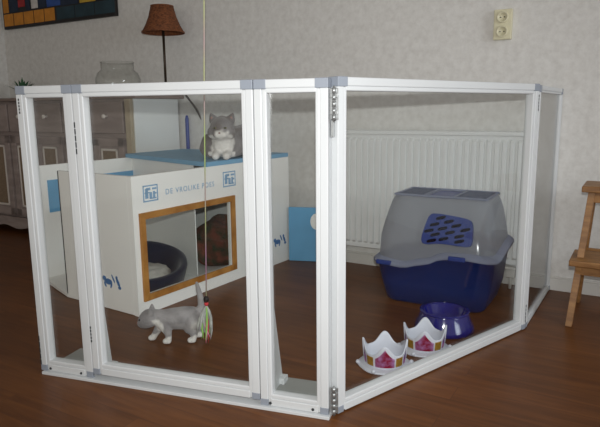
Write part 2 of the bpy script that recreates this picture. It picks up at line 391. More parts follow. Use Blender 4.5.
# base skirt with an arched lower edge
bm = bmesh.new(); pts = [(SL, .0)]
N = 60
pts = [(SL, .13), (SL, .0), (SL + .10, .0)]
for i in range(N + 1):
    s = SL + .12 + (SR - SL - .24) * i / N
    pts.append((s, .05 + .012 * math.cos(i * .52)))
pts += [(SR - .10, .0), (SR, .0), (SR, .13)]
add_prism(bm, [(x, z) for x, z in pts], -SB - .02, -SB + .01, Matrix.Rotation(PI / 2, 4, 'X'))
obj('base_skirt', bm, 'side', sb)
ndr = 3; wdr = (SR - .06 - SL) / ndr
for i in range(ndr):
    a, b = SL + i * wdr + .01, SL + (i + 1) * wdr - .01
    bm = bmesh.new(); add_box(bm, (a, SB - .005, .775), (b, SB + .02, .978), .004); dr = obj('drawer', bm, 'side', sb)
    for q in (.25, .75):
        bm = bmesh.new(); add_lathe(bm, [(0, 0), (.008, 0), (.007, .012), (.014, .02), (.015, .028), (.008, .034), (0, .035)], 20)
        bmesh.ops.transform(bm, matrix=Matrix.Translation((a + (b - a) * q, SB - .005, .885)) @ Matrix.Rotation(PI / 2, 4, 'X'), verts=bm.verts[:])
        obj('knob', bm, 'knob', dr, 'pale round knob')
    for h in range(2):
        c0 = a + (b - a) * h / 2 + .003; c1 = a + (b - a) * (h + 1) / 2 - .003
        bm = bmesh.new(); add_box(bm, (c0, SB, .145), (c1, SB + .02, .745), .003)
        t_ = .055
        for (x0, x1, z0, z1) in ((c0, c0 + t_, .145, .745), (c1 - t_, c1, .145, .745), (c0, c1, .145, .2), (c0, c1, .69, .745)):
            add_box(bm, (x0, SB - .008, z0), (x1, SB + .002, z1), .003)
        dd = obj('door', bm, 'side', sb)
        bm = bmesh.new()
        for (x0, x1, z0, z1) in ((c0 + t_ + .012, c0 + t_ + .026, .215, .675), (c1 - t_ - .026, c1 - t_ - .012, .215, .675), (c0 + t_ + .012, c1 - t_ - .012, .215, .229), (c0 + t_ + .012, c1 - t_ - .012, .661, .675)):
            add_box(bm, (x0, SB - .006, z0), (x1, SB + .001, z1), .002)
        obj('moulding', bm, 'knob', dd)
        bm = bmesh.new(); add_box(bm, (c0 + t_ + .027, SB - .003, .23), (c1 - t_ - .027, SB + .001, .66), .001)
        obj('door_inset', bm, 'inset', dd, 'tan inset panel')

box('side_panel', (SR - .0095, SB + .026, .02), (SR + .004, -.016, .9945), 'cabw', sb, .002, 'plain white painted side panel')
CS1 = SR + .004

# lamp
lp = wl(-.940, -.148, 1.0205)
lamp = thing('table_lamp', 'slim dark table lamp with a brown woven shade on the sideboard', 'lamp', lp)
bm = bmesh.new(); add_lathe(bm, [(0, 0), (.04, 0), (.04, .008), (.02, .018), (.008, .03), (0, .03)], 32); obj('base', bm, 'brass', lamp)
bm = bmesh.new(); add_tube(bm, [(0, 0, .025), (0, 0, .43)], .0085, 12); obj('pole', bm, 'brass', lamp)
bm = bmesh.new(); add_tube(bm, [(0, 0, .425), (0, 0, .47)], .016, 14); add_sphere(bm, (0, 0, .50), .03); obj('bulb_holder', bm, 'knob', lamp)
bm = bmesh.new(); add_lathe(bm, [(.155, .40), (.157, .40), (.128, .445), (.102, .50), (.083, .565), (.081, .565), (.10, .50), (.126, .445), (.153, .402)], 48, closed=True)
add_lathe(bm, [(.158, .397), (.158, .407), (.151, .407), (.151, .397)], 48, closed=True); add_lathe(bm, [(.0845, .560), (.0845, .569), (.079, .569), (.079, .560)], 48, closed=True)
for k in range(3): 
    a = k * 2 * PI / 3; add_tube(bm, [(0, 0, .47), (.083 * math.cos(a), .083 * math.sin(a), .56)], .002, 6)
bmesh.ops.scale(bm, vec=(.88, .88, 1), verts=bm.verts[:])
obj('lamp_shade', bm, 'shade', lamp)

# fish bowl on the sideboard
fb = wl(s_of(-1.225, -.25), -.25, 1.0205)
fbo = thing('glass_bowl', 'wide squat clear glass fish bowl on the sideboard beside the lamp', 'bowl', fb)
bm = bmesh.new()
pf = [(0, .002), (.10, .002), (.15, .03), (.172, .08), (.172, .125), (.155, .165), (.125, .19), (.128, .245), (.131, .245), (.1285, .19), (.158, .168), (.176, .127), (.176, .079), (.154, .027), (.102, -.0), (0, 0)]
add_lathe(bm, pf, 56); obj('vessel', bm, 'glass', fbo)
bm = bmesh.new(); add_lathe(bm, [(.126, .243), (.134, .243), (.134, .25), (.126, .25)], 56, closed=True); obj('rim', bm, 'glass', fbo); fbo.scale = (.84, .84, .9)

# plant and small glass dishes on the sideboard
pp = wl(s_of(-2.2, -.16), -.16, 1.0205)
pt = thing('potted_plant', 'small green potted plant at the left end of the sideboard', 'plant', pp)
bm = bmesh.new(); add_lathe(bm, [(0, 0), (.035, 0), (.048, .05), (.05, .052), (.044, .052), (.042, .045), (0, .045)], 28); obj('pot', bm, 'pot', pt)
bm = bmesh.new(); add_lathe(bm, [(0, .047), (.042, .046), (0, .044)], 20); obj('soil', bm, 'soil', pt)
bm = bmesh.new()
for k in range(22):
    a = random.uniform(0, 2 * PI); l = random.uniform(.07, .17); t = random.uniform(.3, 1.2)
    d = Vector((math.cos(a), math.sin(a), 0)); p0 = Vector((0, 0, .045)) + d * .01
    w = Vector((-d.y, d.x, 0)) * .011
    P = [p0 + d * (l * u * math.sin(t)) + Vector((0, 0, l * u * math.cos(t) * 0.9 + .01 * math.sin(u * PI))) for u in (0, .35, .7, 1)]
    ws_ = [.3, 1, .8, .05]; vs = [(bm.verts.new(P[i] - w * ws_[i]), bm.verts.new(P[i] + w * ws_[i])) for i in range(4)]
    for i in range(3): bm.faces.new((vs[i][0], vs[i][1], vs[i + 1][1], vs[i + 1][0]))
obj('foliage', bm, 'leaf', pt)
for wx, r, lab in ((-1.83, .05, 'small glass dish on the sideboard, next to the potted plant'), (-1.66, .065, 'larger glass dish on the sideboard, nearer the fish bowl')):
    bm = bmesh.new(); add_lathe(bm, [(0, 0), (r * .5, 0), (r, .045), (r * .96, .047), (r * .47, .005), (0, .005)], 32)
    o = tag(obj('glass_dish', bm, 'glass'), lab, 'dish'); o.location = wl(s_of(wx, -.2), -.2, 1.0205)

# cable and tube on the wall behind the cat
bm = bmesh.new(); add_tube(bm, [wl(s_of(-.735, -.03), -.03, z) + Vector((dx, 0, 0)) for z, dx in ((1.02, -.03), (.98, .0), (.93, .035), (.86, .07), (.78, .09), (.70, .10), (.40, .10))], .007, 8)
bm2 = bm; tag(obj('wall_cable', bm2, 'cable'), 'dark cable curving down the wall behind the adult cat', 'cable')
bm = bmesh.new(); add_tube(bm, [wl(-.885, -.018, z) for z in (.0, .72, .86, .885)], [.013, .013, .013, .007], 12)
tag(obj('blue_tube', bm, 'deepblue'), 'thin dark blue rod standing upright beside the white end of the sideboard', 'rod')

# blue board leaning against the wall
bs = thing('foam_board', 'light blue board leaning on the wall between the playhouse and the radiator', 'board', (-.07, 3.45, 0), math.radians(-12))
box('board_sheet', (0, 0, .001), (.25, .012, .335), 'hblue', bs, .003)
bm = bmesh.new(); add_sphere(bm, (0, 0, 0), .05, (.75, .03, 1.0), 3); o = obj('white_sticker', bm, 'hwhite', bs, 'white round sticker'); o.location = (.172, -.0005, .25)

# cable on the wall seen through the narrow pane
bm = bmesh.new()
add_tube(bm, [wl(s_of(-.165, -.012), -.012, z) for z in (1.5, 1.0, .55, .1)], .005, 8)
# ------------------------------------------------------------------ step stool
st = thing('step_stool', 'wooden two-step stool standing against the wall at the right edge', 'stool', (1.12, 2.325, 0), WA)
def slat_leg(p, q, wx=.045, wy=.02):
    bm = bmesh.new(); p = Vector(p); q = Vector(q)
    hx, hy = wy / 2, wx / 2
    a = [bm.verts.new(p + Vector((sx * hx, sy * hy, 0))) for sx, sy in ((-1, -1), (1, -1), (1, 1), (-1, 1))]
    b = [bm.verts.new(q + Vector((sx * hx, sy * hy, 0))) for sx, sy in ((-1, -1), (1, -1), (1, 1), (-1, 1))]
    bm.faces.new(a[::-1]); bm.faces.new(b)
    for i in range(4): bm.faces.new((a[i], a[(i + 1) % 4], b[(i + 1) % 4], b[i]))
    bmesh.ops.bevel(bm, geom=bm.edges[:], offset=.002, segments=2, affect='EDGES')
    return bm
SWD = .40
for x in (.012, SWD - .012):
    xt = x + (.040 if x < .2 else -.040); xm_ = x + (.02 if x < .2 else -.02)
    obj('leg', slat_leg((x, .022, 0), (xt, .165, .558), .046, .026), 'stool', st)
    obj('leg', slat_leg((x, .375, 0), (xt, .30, .558), .046, .026), 'stool', st)
    box('side_rail', (xm_ - .012, .05, .232), (xm_ + .012, .36, .262), 'stool', st, .002)
    box('side_rail', (xt - .012, .16, .528), (xt + .012, .32, .558), 'stool', st, .002)
bm = bmesh.new(); add_box(bm, (-.004, .0, .262), (SWD + .004, .225, .287), .004); obj('lower_step', bm, 'stool', st)
bm = bmesh.new(); add_box(bm, (.014, .125, .558), (SWD - .028, .345, .584), .004); obj('top_step', bm, 'stool', st)
bm = bmesh.new(); add_box(bm, (.02, .055, .215), (SWD - .02, .075, .262), .002); obj('cross_rail', bm, 'stool', st)
bm = bmesh.new(); add_box(bm, (.02, .325, .235), (SWD - .02, .34, .275), .002); obj('cross_rail', bm, 'stool', st)
bm = bmesh.new(); add_box(bm, (.05, .155, .512), (SWD - .05, .172, .558), .002); obj('cross_rail', bm, 'stool', st)

# ------------------------------------------------------------------ playhouse
HA = math.atan2(.833, .553)
hs = thing('cat_playhouse', 'large white wooden cat playhouse with a framed window and blue platform inside the pen', 'playhouse', (-.731, 2.487, 0), HA)
HL, HD, HH = 1.2, .87, .637
bm = bmesh.new(); add_prism(bm, [(.0, .0305), (HL, .0305), (HL, HD), (.10, HD), (.0, .53)], .002, .022, bev=.001); obj('floor_panel', bm, 'hwhite', hs)
# front panel with window opening u .05-.66, z .08-.445
fu0, fu1, fz0, fz1 = .052, .660, .085, .448
bm = bmesh.new()
for (a, b, c, d) in ((0, fu0, 0, HH), (fu1, HL, 0, HH), (fu0, fu1, 0, fz0), (fu0, fu1, fz1, HH)): add_box(bm, (a, 0, c), (b, .03, d))
bmesh.ops.remove_doubles(bm, verts=bm.verts[:], dist=1e-5)
fp = obj('front_panel', bm, 'hwhite', hs)
bm = bmesh.new(); t_ = .03; g = .022
for (a, b, c, d) in ((fu0 - g, fu0 + t_ - g, fz0 - g, fz1 + g), (fu1 - t_ + g, fu1 + g, fz0 - g, fz1 + g), (fu0, fu1, fz0 - g, fz0 + t_ - g), (fu0, fu1, fz1 - t_ + g, fz1 + g)): add_box(bm, (a, -.012, c), (b, .001, d), .002)
obj('window_frame', bm, 'pine', fp)
box('window_pane', (fu0 - .002, .012, fz0 - .002), (fu1 + .002, .016, fz1 + .002), 'pane', fp)
box('side_panel', (0, .0305, .0225), (.02, .52, HH), 'hwhite', hs, .001)
box('edge_strip', (-.0005, .5205, .0225), (.018, .5265, HH), 'dark', hs, 0, 'dark edge seam with its shadow painted in')  # rear edge seam and the shadow along it, both as one dark strip
rp = box('rear_panel', (.10, HD - .02, .0225), (HL, HD, HH), 'hwhite', hs, .001)
box('blue_field', (.15, HD - .023, .38), (.78, HD - .0195, .556), 'hblue', rp, .001)
box('right_panel', (HL - .02, .0305, .0225), (HL, HD - .0205, HH), 'hwhite', hs, .001)
bm = bmesh.new(); add_prism(bm, [(.536, .15), (.541, .148), (.743, .848), (.733, .848)], .0225, HH - .001); obj('partition', bm, 'hwhite', hs)
bm = bmesh.new(); add_prism(bm, [(.48, .0), (HL, .0), (HL, HD), (.70, HD)], HH + .0003, .66, bev=.002); obj('platform', bm, 'pblue', hs)
def text(name, body, size, x, z, m, parent, ext=.0004):
    cu = bpy.data.curves.new(name, 'FONT'); cu.body = body; cu.size = size; cu.extrude = ext; cu.align_x = 'LEFT'; cu.space_character = 1.25
    t = bpy.data.objects.new(name, cu); C.objects.link(t)
    me = bpy.data.meshes.new_from_object(t.evaluated_get(bpy.context.evaluated_depsgraph_get())); bpy.data.objects.remove(t)
    o = bpy.data.objects.new(name, me); C.objects.link(o); me.materials.clear(); me.materials.append(M[m])
    o.parent = parent; o.location = (x, -.0008, z); o.rotation_euler = (PI / 2, 0, 0)
    return o
t = text('lettering', 'DE VROLIKE POES', .036, .195, .535, 'print', fp); 
w_ = max(v.co.x for v in t.data.vertices); t.scale = (.335 / w_, 1, 1)
def emblem(x0, x1, z0, z1):
    bm = bmesh.new(); th = .0012
    w = (x1 - x0); h = z1 - z0
    for q in (0, 1): add_box(bm, (x0, -th, z0 + q * (h - .006)), (x1, 0, z0 + q * (h - .006) + .006)); add_box(bm, (x0 + q * (w - .006), -th, z0), (x0 + q * (w - .006) + .006, 0, z1))
    for i, (a, b, c, d) in enumerate(((.14, .34, .2, .8), (.22, .5, .68, .84), (.42, .6, .15, .55), (.62, .9, .7, .82), (.66, .8, .2, .6), (.5, .88, .14, .22), (.1, .5, .5, .58), (.72, .9, .42, .52))):
        add_box(bm, (x0 + a * w, -th, z0 + c * h), (x0 + b * w, 0, z0 + d * h))
    obj('printed_emblem', bm, 'print', fp)
emblem(.062, .15, .515, .59); emblem(.60, .70, .52, .60)
def cat_mark(o_parent, axis, a, z, s, flip=1):
    # small running-cat print: body, head, tail, legs
    bm = bmesh.new()
    def el(cx, cz, rx, rz, rot=0):
        P = [(cx + rx * math.cos(k * PI / 8) * math.cos(rot) - rz * math.sin(k * PI / 8) * math.sin(rot), cz + rx * math.cos(k * PI / 8) * math.sin(rot) + rz * math.sin(k * PI / 8) * math.cos(rot)) for k in range(16)]
        add_prism(bm, [(flip * p[0] * s, p[1] * s) for p in P], 0, .0008)
    el(0, 0, .5, .26); el(-.5, .24, .24, .22); el(-.42, -.3, .1, .26, .5); el(.36, -.3, .1, .26, -.4); el(.66, .34, .09, .4, .5)
    el(1.25, .1, .16, .42, .5); el(1.1, .5, .14, .14); el(1.42, -.35, .2, .14)
    o = obj('printed_cat', bm, 'print2', o_parent)
    if axis == 'front': o.location = (a, -.0002, z); o.rotation_euler = (PI / 2, 0, 0)
    else: o.location = (-.0002, a, z); o.rotation_euler = (PI / 2, 0, -PI / 2)
cat_mark(hs, 'side', .20, .135, .055, 1)
cat_mark(fp, 'front', 1.075, .135, .055, 1)
# blue bed in the house
def h2w(a, b, z=0): return Vector((-.731, 2.487, 0)) + Vector((.553, .833, 0)) * a + Vector((-.833, .553, 0)) * b + Vector((0, 0, z))
bd = thing('cat_bed', 'round dark navy cat bed with a high rim inside the playhouse window', 'pet bed', h2w(.275, .285, .0225), HA)
bm = bmesh.new(); n = 48; prof_n = 12
def rimh(a): return .09 + .10 * (0.5 + 0.5 * math.cos(a - math.radians(60)))
rows = []
for i in range(n):
    a = 2 * PI * i / n; h = rimh(a); ca, sa = math.cos(a), math.sin(a)
    P = [(0.02, 0.0), (.15, 0), (.178, .02), (.188, h * .5), (.198, h * .85), (.196, h), (.180, h + .008), (.166, h - .01), (.155, h * .6), (.14, .05), (.02, .045)]
    rows.append([bm.verts.new((r * ca, r * sa, z)) for r, z in P])
for i in range(n):
    a, b = rows[i], rows[(i + 1) % n]
    for k in range(len(a) - 1):
        f = bm.faces.new((a[k], b[k], b[k + 1], a[k + 1])); f.smooth = True
bm.faces.new([r[0] for r in rows]); bm.faces.new([r[-1] for r in rows])
bmesh.ops.scale(bm, vec=(1.17, 1.17, 1), verts=bm.verts[:]); obj('bed_shell', bm, 'navy', bd)
bm = bmesh.new()
add_sphere(bm, (0, 0, .070), .145, (1.0, 1.0, .30), 4)
for v in bm.verts: v.co += v.co.normalized() * .012 * noise.noise(v.co * 30)
obj('bed_cushion', bm, 'fleece', bd, 'white fleece cushion')
# brown textile in the right compartment
bm = bmesh.new(); add_sphere(bm, (0, 0, .12), .15, (1.25, .95, .95), 4)
for v in bm.verts:
    v.co += v.co.normalized() * .06 * noise.noise(v.co * 11); v.co.z = max(v.co.z, 0)
o = tag(obj('blanket', bm, 'rust'), 'crumpled rust and green blanket inside the right part of the playhouse', 'blanket'); o.location = h2w(.86, .25, .0225); o.rotation_euler = (0, 0, HA)

# ------------------------------------------------------------------ litter box
LA = math.radians(-30.6)
lb = thing('litter_box', 'big hooded cat litter box, blue tray under a frosted lid, before the radiator', 'litter box', (.697, 2.731, 0), LA); LK = .82; lb.scale = (1.09, 1, 1)
def rrect(hx, hy, r, n=6):
    P = []
    for cx, cy, a0 in ((hx - r, hy - r, 0), (-hx + r, hy - r, PI / 2), (-hx + r, -hy + r, PI), (hx - r, -hy + r, 1.5 * PI)):
        # subdivide each side afterwards
        for k in range(n + 1): P.append((cx + r * math.cos(a0 + PI / 2 * k / n), cy + r * math.sin(a0 + PI / 2 * k / n)))
    Q = []
    for i in range(len(P)):
        a = P[i]; b = P[(i + 1) % len(P)]; d = math.dist(a, b); m_ = max(1, int(d / .02))
        m_ = 12 if d > .06 else 1
        for k in range(m_): Q.append((a[0] + (b[0] - a[0]) * k / m_, a[1] + (b[1] - a[1]) * k / m_))
    return Q
def rim_z(x, y):
    # wavy seam: low on the left, high on the right and rising towards the back there
    K = [(-.27, .200), (-.12, .187), (-.03, .212), (.06, .250), (.14, .256), (.27, .248)]
    x = max(-.27, min(.27, x))
    for (a, za), (b, zb) in zip(K, K[1:]):
        if x <= b:
            t = (x - a) / (b - a); t = t * t * (3 - 2 * t); z = za + (zb - za) * t; break
    t = min(1, max(0, (y + .15) / .3)); return z + .035 * t * max(0, (x + .1) / .37)
def loft(bm, rings):
    R_ = [[bm.verts.new(p) for p in r] for r in rings]
    for a, b in zip(R_, R_[1:]):
        for i in range(len(a)):
            f = bm.faces.new((a[i], a[(i + 1) % len(a)], b[(i + 1) % len(a)], b[i])); f.smooth = True
    return R_
def ring(hx, hy, r, z, cy=0, cx=0): return [(x + cx, y * LK + cy, (z(x, y) if callable(z) else z)) for x, y in rrect(hx, hy, r)]
bm = bmesh.new()
Rr = loft(bm, [ring(0.205, .20, .05, 0), ring(0.217, .212, .06, .012), ring(0.237, .235, .065, .10), ring(0.253, .25, .07, lambda x, y: rim_z(x, y) - .012), ring(0.260, .257, .075, lambda x, y: rim_z(x, y) - .008),
  ring(0.260, .257, .075, lambda x, y: rim_z(x, y)), ring(0.247, .243, .068, lambda x, y: rim_z(x, y)), ring(0.230, .228, .06, .10), ring(0.213, .208, .05, .014)])
bm.faces.new(Rr[0][::-1]); bm.faces.new(Rr[-1])
obj('tray', bm, 'lblue', lb)
bm = bmesh.new(); add_prism(bm, rrect(.205, .216 * LK, .05), .05, .075); obj('litter', bm, 'fleece', lb)
lb.children[-1]['kind'] = 'stuff'
bm = bmesh.new()
loft(bm, [ring(.249, .246, .075, lambda x, y: rim_z(x, y) + .012), ring(.246, .240, .08, .32, .004), ring(.238, .225, .085, .38, .010), ring(.228, .202, .085, .44, .018), ring(.217, .180, .075, .482, .022), ring(.205, .164, .06, .504, .026), ring(.19, .148, .05, .510, .026)])
hood = obj('hood', bm, 'smoke', lb); 
bm = bmesh.new()
loft(bm, [ring(0.247, .244, .07, lambda x, y: rim_z(x, y) + .026), ring(0.255, .252, .073, lambda x, y: rim_z(x, y) + .024), ring(0.271, .268, .078, lambda x, y: rim_z(x, y) + .006), ring(0.272, .269, .078, lambda x, y: rim_z(x, y) - .004), ring(0.266, .263, .078, lambda x, y: rim_z(x, y) - .004), ring(0.261, .258, .076, lambda x, y: rim_z(x, y) + .004), ring(0.251, .248, .07, lambda x, y: rim_z(x, y) + .014)])
obj('hood_rim', bm, 'rimgrey', lb)
# top: rail and hatches
bm = bmesh.new()
for y in (-.110, .142): add_box(bm, (-.198, y, .508), (.200, y + .012, .517), .003)
for x in (-.203, -.075, .055, .191): add_box(bm, (x, -.105, .508), (x + .012, .15, .516), .003)
obj('top_rail', bm, 'rimgrey', lb)
box('hatch_flap', (-.190, -.097, .509), (-.076, .141, .514), 'tblue', lb, .001)
box('hatch_flap', (.068, -.097, .509), (.190, .141, .514), 'tblue', lb, .001)
box('hatch', (-.062, -.097, .503), (.054, .141, .507), 'hatch', lb, .001)
# vent door on the front, lying on the sloped front face
bm = bmesh.new()
hexp = [(-.105, -.078), (-.120, -.052), (-.096, .058), (-.076, .080), (.070, .066), (.104, .052), (.112, -.05), (.098, -.070), (-.03, -.064)]
def smoothpoly(P, it=2):
    for _ in range(it):
        Q = []
        for i in range(len(P)):
            a, b = P[i], P[(i + 1) % len(P)]
            Q += [(a[0] * .8 + b[0] * .2, a[1] * .8 + b[1] * .2), (a[0] * .2 + b[0] * .8, a[1] * .2 + b[1] * .8)]
        P = Q
    return P
add_prism(bm, smoothpoly(hexp), -.006, .012, bev=.0012)
vd = obj('vent_door', bm, 'dblue', lb)
vd.scale = (.93, .95, 1); vd.location = (.066, -.180, .372); vd.rotation_euler = (math.radians(90 - 16), 0, 0)
bm = bmesh.new()
for px, py in ((180, 105), (255, 135), (130, 172), (325, 168), (205, 205), (405, 200), (85, 237), (275, 237), (145, 268), (360, 265), (225, 302), (118, 330), (365, 312)):
    x = (px - 255) / 450 * .225; z = (220 - py) / 300 * .15
    t = bmesh.new(); add_prism(t, smoothpoly([(-.024, -.0075), (.020, -.0075), (.024, .0075), (-.020, .0075)], 1), .0121, .0128)
    bmesh.ops.transform(t, matrix=Matrix.Translation((x, z, 0)) @ Matrix.Rotation(.3, 4, 'Z'), verts=t.verts[:]); merge(bm, t)
o = obj('vent_slots', bm, 'ventdark', vd, 'dark vent slots')
for x, y in ((-.205, -.262 * LK + .004), (.115, -.274 * LK)):
    bm = bmesh.new(); z = rim_z(x, y); add_box(bm, (x - .035, y - .012, z - .008), (x + .035, y + .004, z + .014), .005)
    obj('clip', bm, 'dblue', lb)

# ------------------------------------------------------------------ water bowl
wb = thing('water_bowl', 'shiny cobalt blue pet bowl on the floor in front of the litter box', 'bowl', (.603, 2.315, 0)); wb.scale = (1.12, 1.12, .9)
bm = bmesh.new(); add_lathe(bm, [(.0, .010), (.085, .010), (.102, .0), (.112, .003), (.108, .02), (.096, .05), (.088, .082), (.086, .09), (.081, .092), (.076, .085), (.068, .05), (.05, .035), (0, .032)], 56); obj('vessel', bm, 'bowlblue', wb)
bm = bmesh.new(); add_lathe(bm, [(.086, .085), (.091, .086), (.091, .093), (.082, .094)], 56); obj('rim', bm, 'bowlblue', wb)

# ------------------------------------------------------------------ crown bowls
def crown(loc, rz, label):
    root = thing('crown_bowl', label, 'toy crown', loc, rz, None)
    bm = bmesh.new(); n = 96
    def ht(a):
        q = (math.cos(4 * a) * .5 + .5); return .056 + .040 * q ** 1.8
    ro = lambda z: .069 + .055 * (1 - min(z, .03) / .03) * .0 + z * .10
    rows = []
    for i in range(n):
        a = 2 * PI * i / n; h = ht(a); c, s = math.cos(a), math.sin(a)
        P = [(ro(0.006) + .001, .006)] + [(ro(h * t), h * t) for t in (.25, .5, .75, .95)] + [(ro(h) - .0008, h + .001), (ro(h) - .0035, h)] + [(ro(h * t) - .0045, h * t) for t in (.9, .6, .3)] + [(ro(0) - .004, .012)]
        rows.append([bm.verts.new((r * c, r * s, z)) for r, z in P])
    for i in range(n):
        a, b = rows[i], rows[(i + 1) % n]
        for k in range(len(a) - 1): f = bm.faces.new((a[k], b[k], b[k + 1], a[k + 1])); f.smooth = True
    # thicker ribs at the tips
    obj('crown_wall', bm, 'crown', root)
    for k in range(4):
        bm = bmesh.new()
        a = k * PI / 2; P = [(ro(z) * math.cos(a), ro(z) * math.sin(a), z) for z in (.03, .06, .085, .098)]
        if k % 2 == 0: add_tube(bm, P, [.006, .0052, .0045, .0035], 10); obj('crown_tip', bm, 'crown', root)
        else: bm.free()
    bm = bmesh.new(); rows = []
    for i in range(n):
        a = 2 * PI * i / n; e = .097 + .002 * math.cos(6 * a); c, s = math.cos(a), math.sin(a)
        P = [(0.03, .010), (.068, .012), (.078, .010), (e - .006, .006), (e, .004), (e, .0), (.06, 0), (.03, .0)]
        rows.append([bm.verts.new((r * c, r * s, z)) for r, z in P])
    for i in range(n):
        a, b = rows[i], rows[(i + 1) % n]
        for k in range(len(a) - 1): f = bm.faces.new((a[k], b[k], b[k + 1], a[k + 1])); f.smooth = True
    bm.faces.new([r[0] for r in rows]); bm.faces.new([r[-1] for r in rows])
    obj('base_plate', bm, 'crown', root)
    for k in range(6):
        bm = bmesh.new(); a = k * PI / 3 + .1; add_sphere(bm, (.097 * math.cos(a), .097 * math.sin(a), .0085), .0085, sub=2)
        obj('base_bead', bm, 'crown', root)
    def label_patch(a0, a1, top, m, nm):
        bm = bmesh.new(); N_ = 14; A = []; B = []
        for i in range(N_ + 1):
            t = i / N_; a = a0 + (a1 - a0) * t; z1 = top(t)
            A.append(bm.verts.new(((ro(.016) + .0018) * math.cos(a), (ro(.016) + .0018) * math.sin(a), .016)))
            B.append(bm.verts.new(((ro(z1) + .0018) * math.cos(a), (ro(z1) + .0018) * math.sin(a), z1)))
        for i in range(N_): bm.faces.new((A[i], A[i + 1], B[i + 1], B[i]))
        bmesh.ops.solidify(bm, geom=bm.faces[:], thickness=.0008)
        obj(nm, bm, m, root)
    for k in range(4):
        c = -PI / 2 + k * PI / 2
        if k % 2 == 0:
            label_patch(c - .48, c + .48, lambda t: .048 + .037 * (1 - abs(2 * t - 1)) ** 1.5, 'pink', 'picture_label')
        else:
            label_patch(c - .44, c + .44, lambda t: .046 + .03 * (1 - abs(2 * t - 1)), 'violet', 'violet_label')
        label_patch(c + PI / 4 - .23, c + PI / 4 + .2, lambda t: .050, 'gold', 'gold_label')
    return root
crown((.303, 1.975, 0), math.radians(-8), 'white toy crown bowl with pink and gold labels, the one nearer the front rail')
crown((.478, 2.115, 0), math.radians(-13), 'white toy crown bowl with pink and gold labels, the one touching the cobalt pet bowl')

# ------------------------------------------------------------------ kitten pen
pen = thing('kitten_pen', 'white framed kitten pen of hinged clear acrylic panels standing on the floor', 'pet pen', (0, 0, 0))
FW, FD = .038, .040
def bar(bm, x0, x1, z0, z1, side, FW=FW, FD=FD):
    # outer moulding plus a slightly set-back inner bead on the side facing the pane
    k = .64
    if side == 'L': add_box(bm, (x0, 0, z0), (x0 + FW * k, FD, z1), .0025); add_box(bm, (x0 + FW * k - .001, .003, z0), (x0 + FW, FD - .003, z1), .004, seg=3)
    if side == 'R': add_box(bm, (x1 - FW * k, 0, z0), (x1, FD, z1), .0025); add_box(bm, (x1 - FW, .003, z0), (x1 - FW * k + .001, FD - .003, z1), .004, seg=3)
    if side == 'T': add_box(bm, (x0, 0, z1 - FW * k), (x1, FD, z1), .0025); add_box(bm, (x0, .003, z1 - FW), (x1, FD - .003, z1 - FW * k + .001), .004, seg=3)
    if side == 'B': add_box(bm, (x0, 0, z0), (x1, FD, z0 + FW * k), .0025); add_box(bm, (x0, .003, z0 + FW * k - .001), (x1, FD - .003, z0 + FW), .004, seg=3)
def panel(name, x0, y0, x1, y1, z0, z1, thin=1.0, FD=FD):
    L = math.hypot(x1 - x0, y1 - y0); a = math.atan2(y1 - y0, x1 - x0)
    bm = bmesh.new(); F = FW * thin
    g = .0012
    bar(bm, g, L - g, z0 + .001, z1 - .026, 'L', F, FD); bar(bm, g, L - g, z0 + .001, z1 - .026, 'R', F, FD)
    bar(bm, F - .004, L - F + .004, z0, z1, 'T', F, FD); bar(bm, F - .004, L - F + .004, z0, z1, 'B', F, FD)
    p = obj(name, bm, 'frame', pen); p.location = (x0, y0, 0); p.rotation_euler = (0, 0, a)
    box('pane', (F - .003, FD * .62, z0 + F - .004), (L - F + .003, FD * .62 + .004, z1 - F + .004), 'pane', p, 0, 'clear acrylic pane')
    for (u0, u1) in ((g, F + .001), (L - F - .001, L - g)):
        box('corner_joint', (u0, -.0008, z1 - .026), (u1, FD, z1 + .0008), 'joint', p, .0015, 'grey plastic corner joint')
    for (u0, u1) in ((g, F * .72), (L - F * .72, L - g)):
        box('corner_joint', (u0, -.0012, z0 - .0005), (u1, .012, z0 + .021), 'joint', p, .0015, 'grey plastic corner joint')
    return p, L
A = (-.93, 1.933); B = (-.719, 1.8635); Cc = (-.130, 1.669); D = (.0805, 1.600); E_ = (.1065, 1.618); F_ = (.939, 2.294); G_ = (1.267, 2.822)
pAB, LAB = panel('side_panel', *A, *B, .011, 1.0)
pBC, LBC = panel('door', *B, *Cc, .026, 1.0)
pCD, LCD = panel('side_panel', *Cc, *D, .011, 1.0)
pEF, LEF = panel('front_panel', *E_, *F_, .004, 1.004)
pFG, LFG = panel('wall_panel', F_[0] + .008, F_[1] + .012, *G_, .004, 1.0, .72, .020)
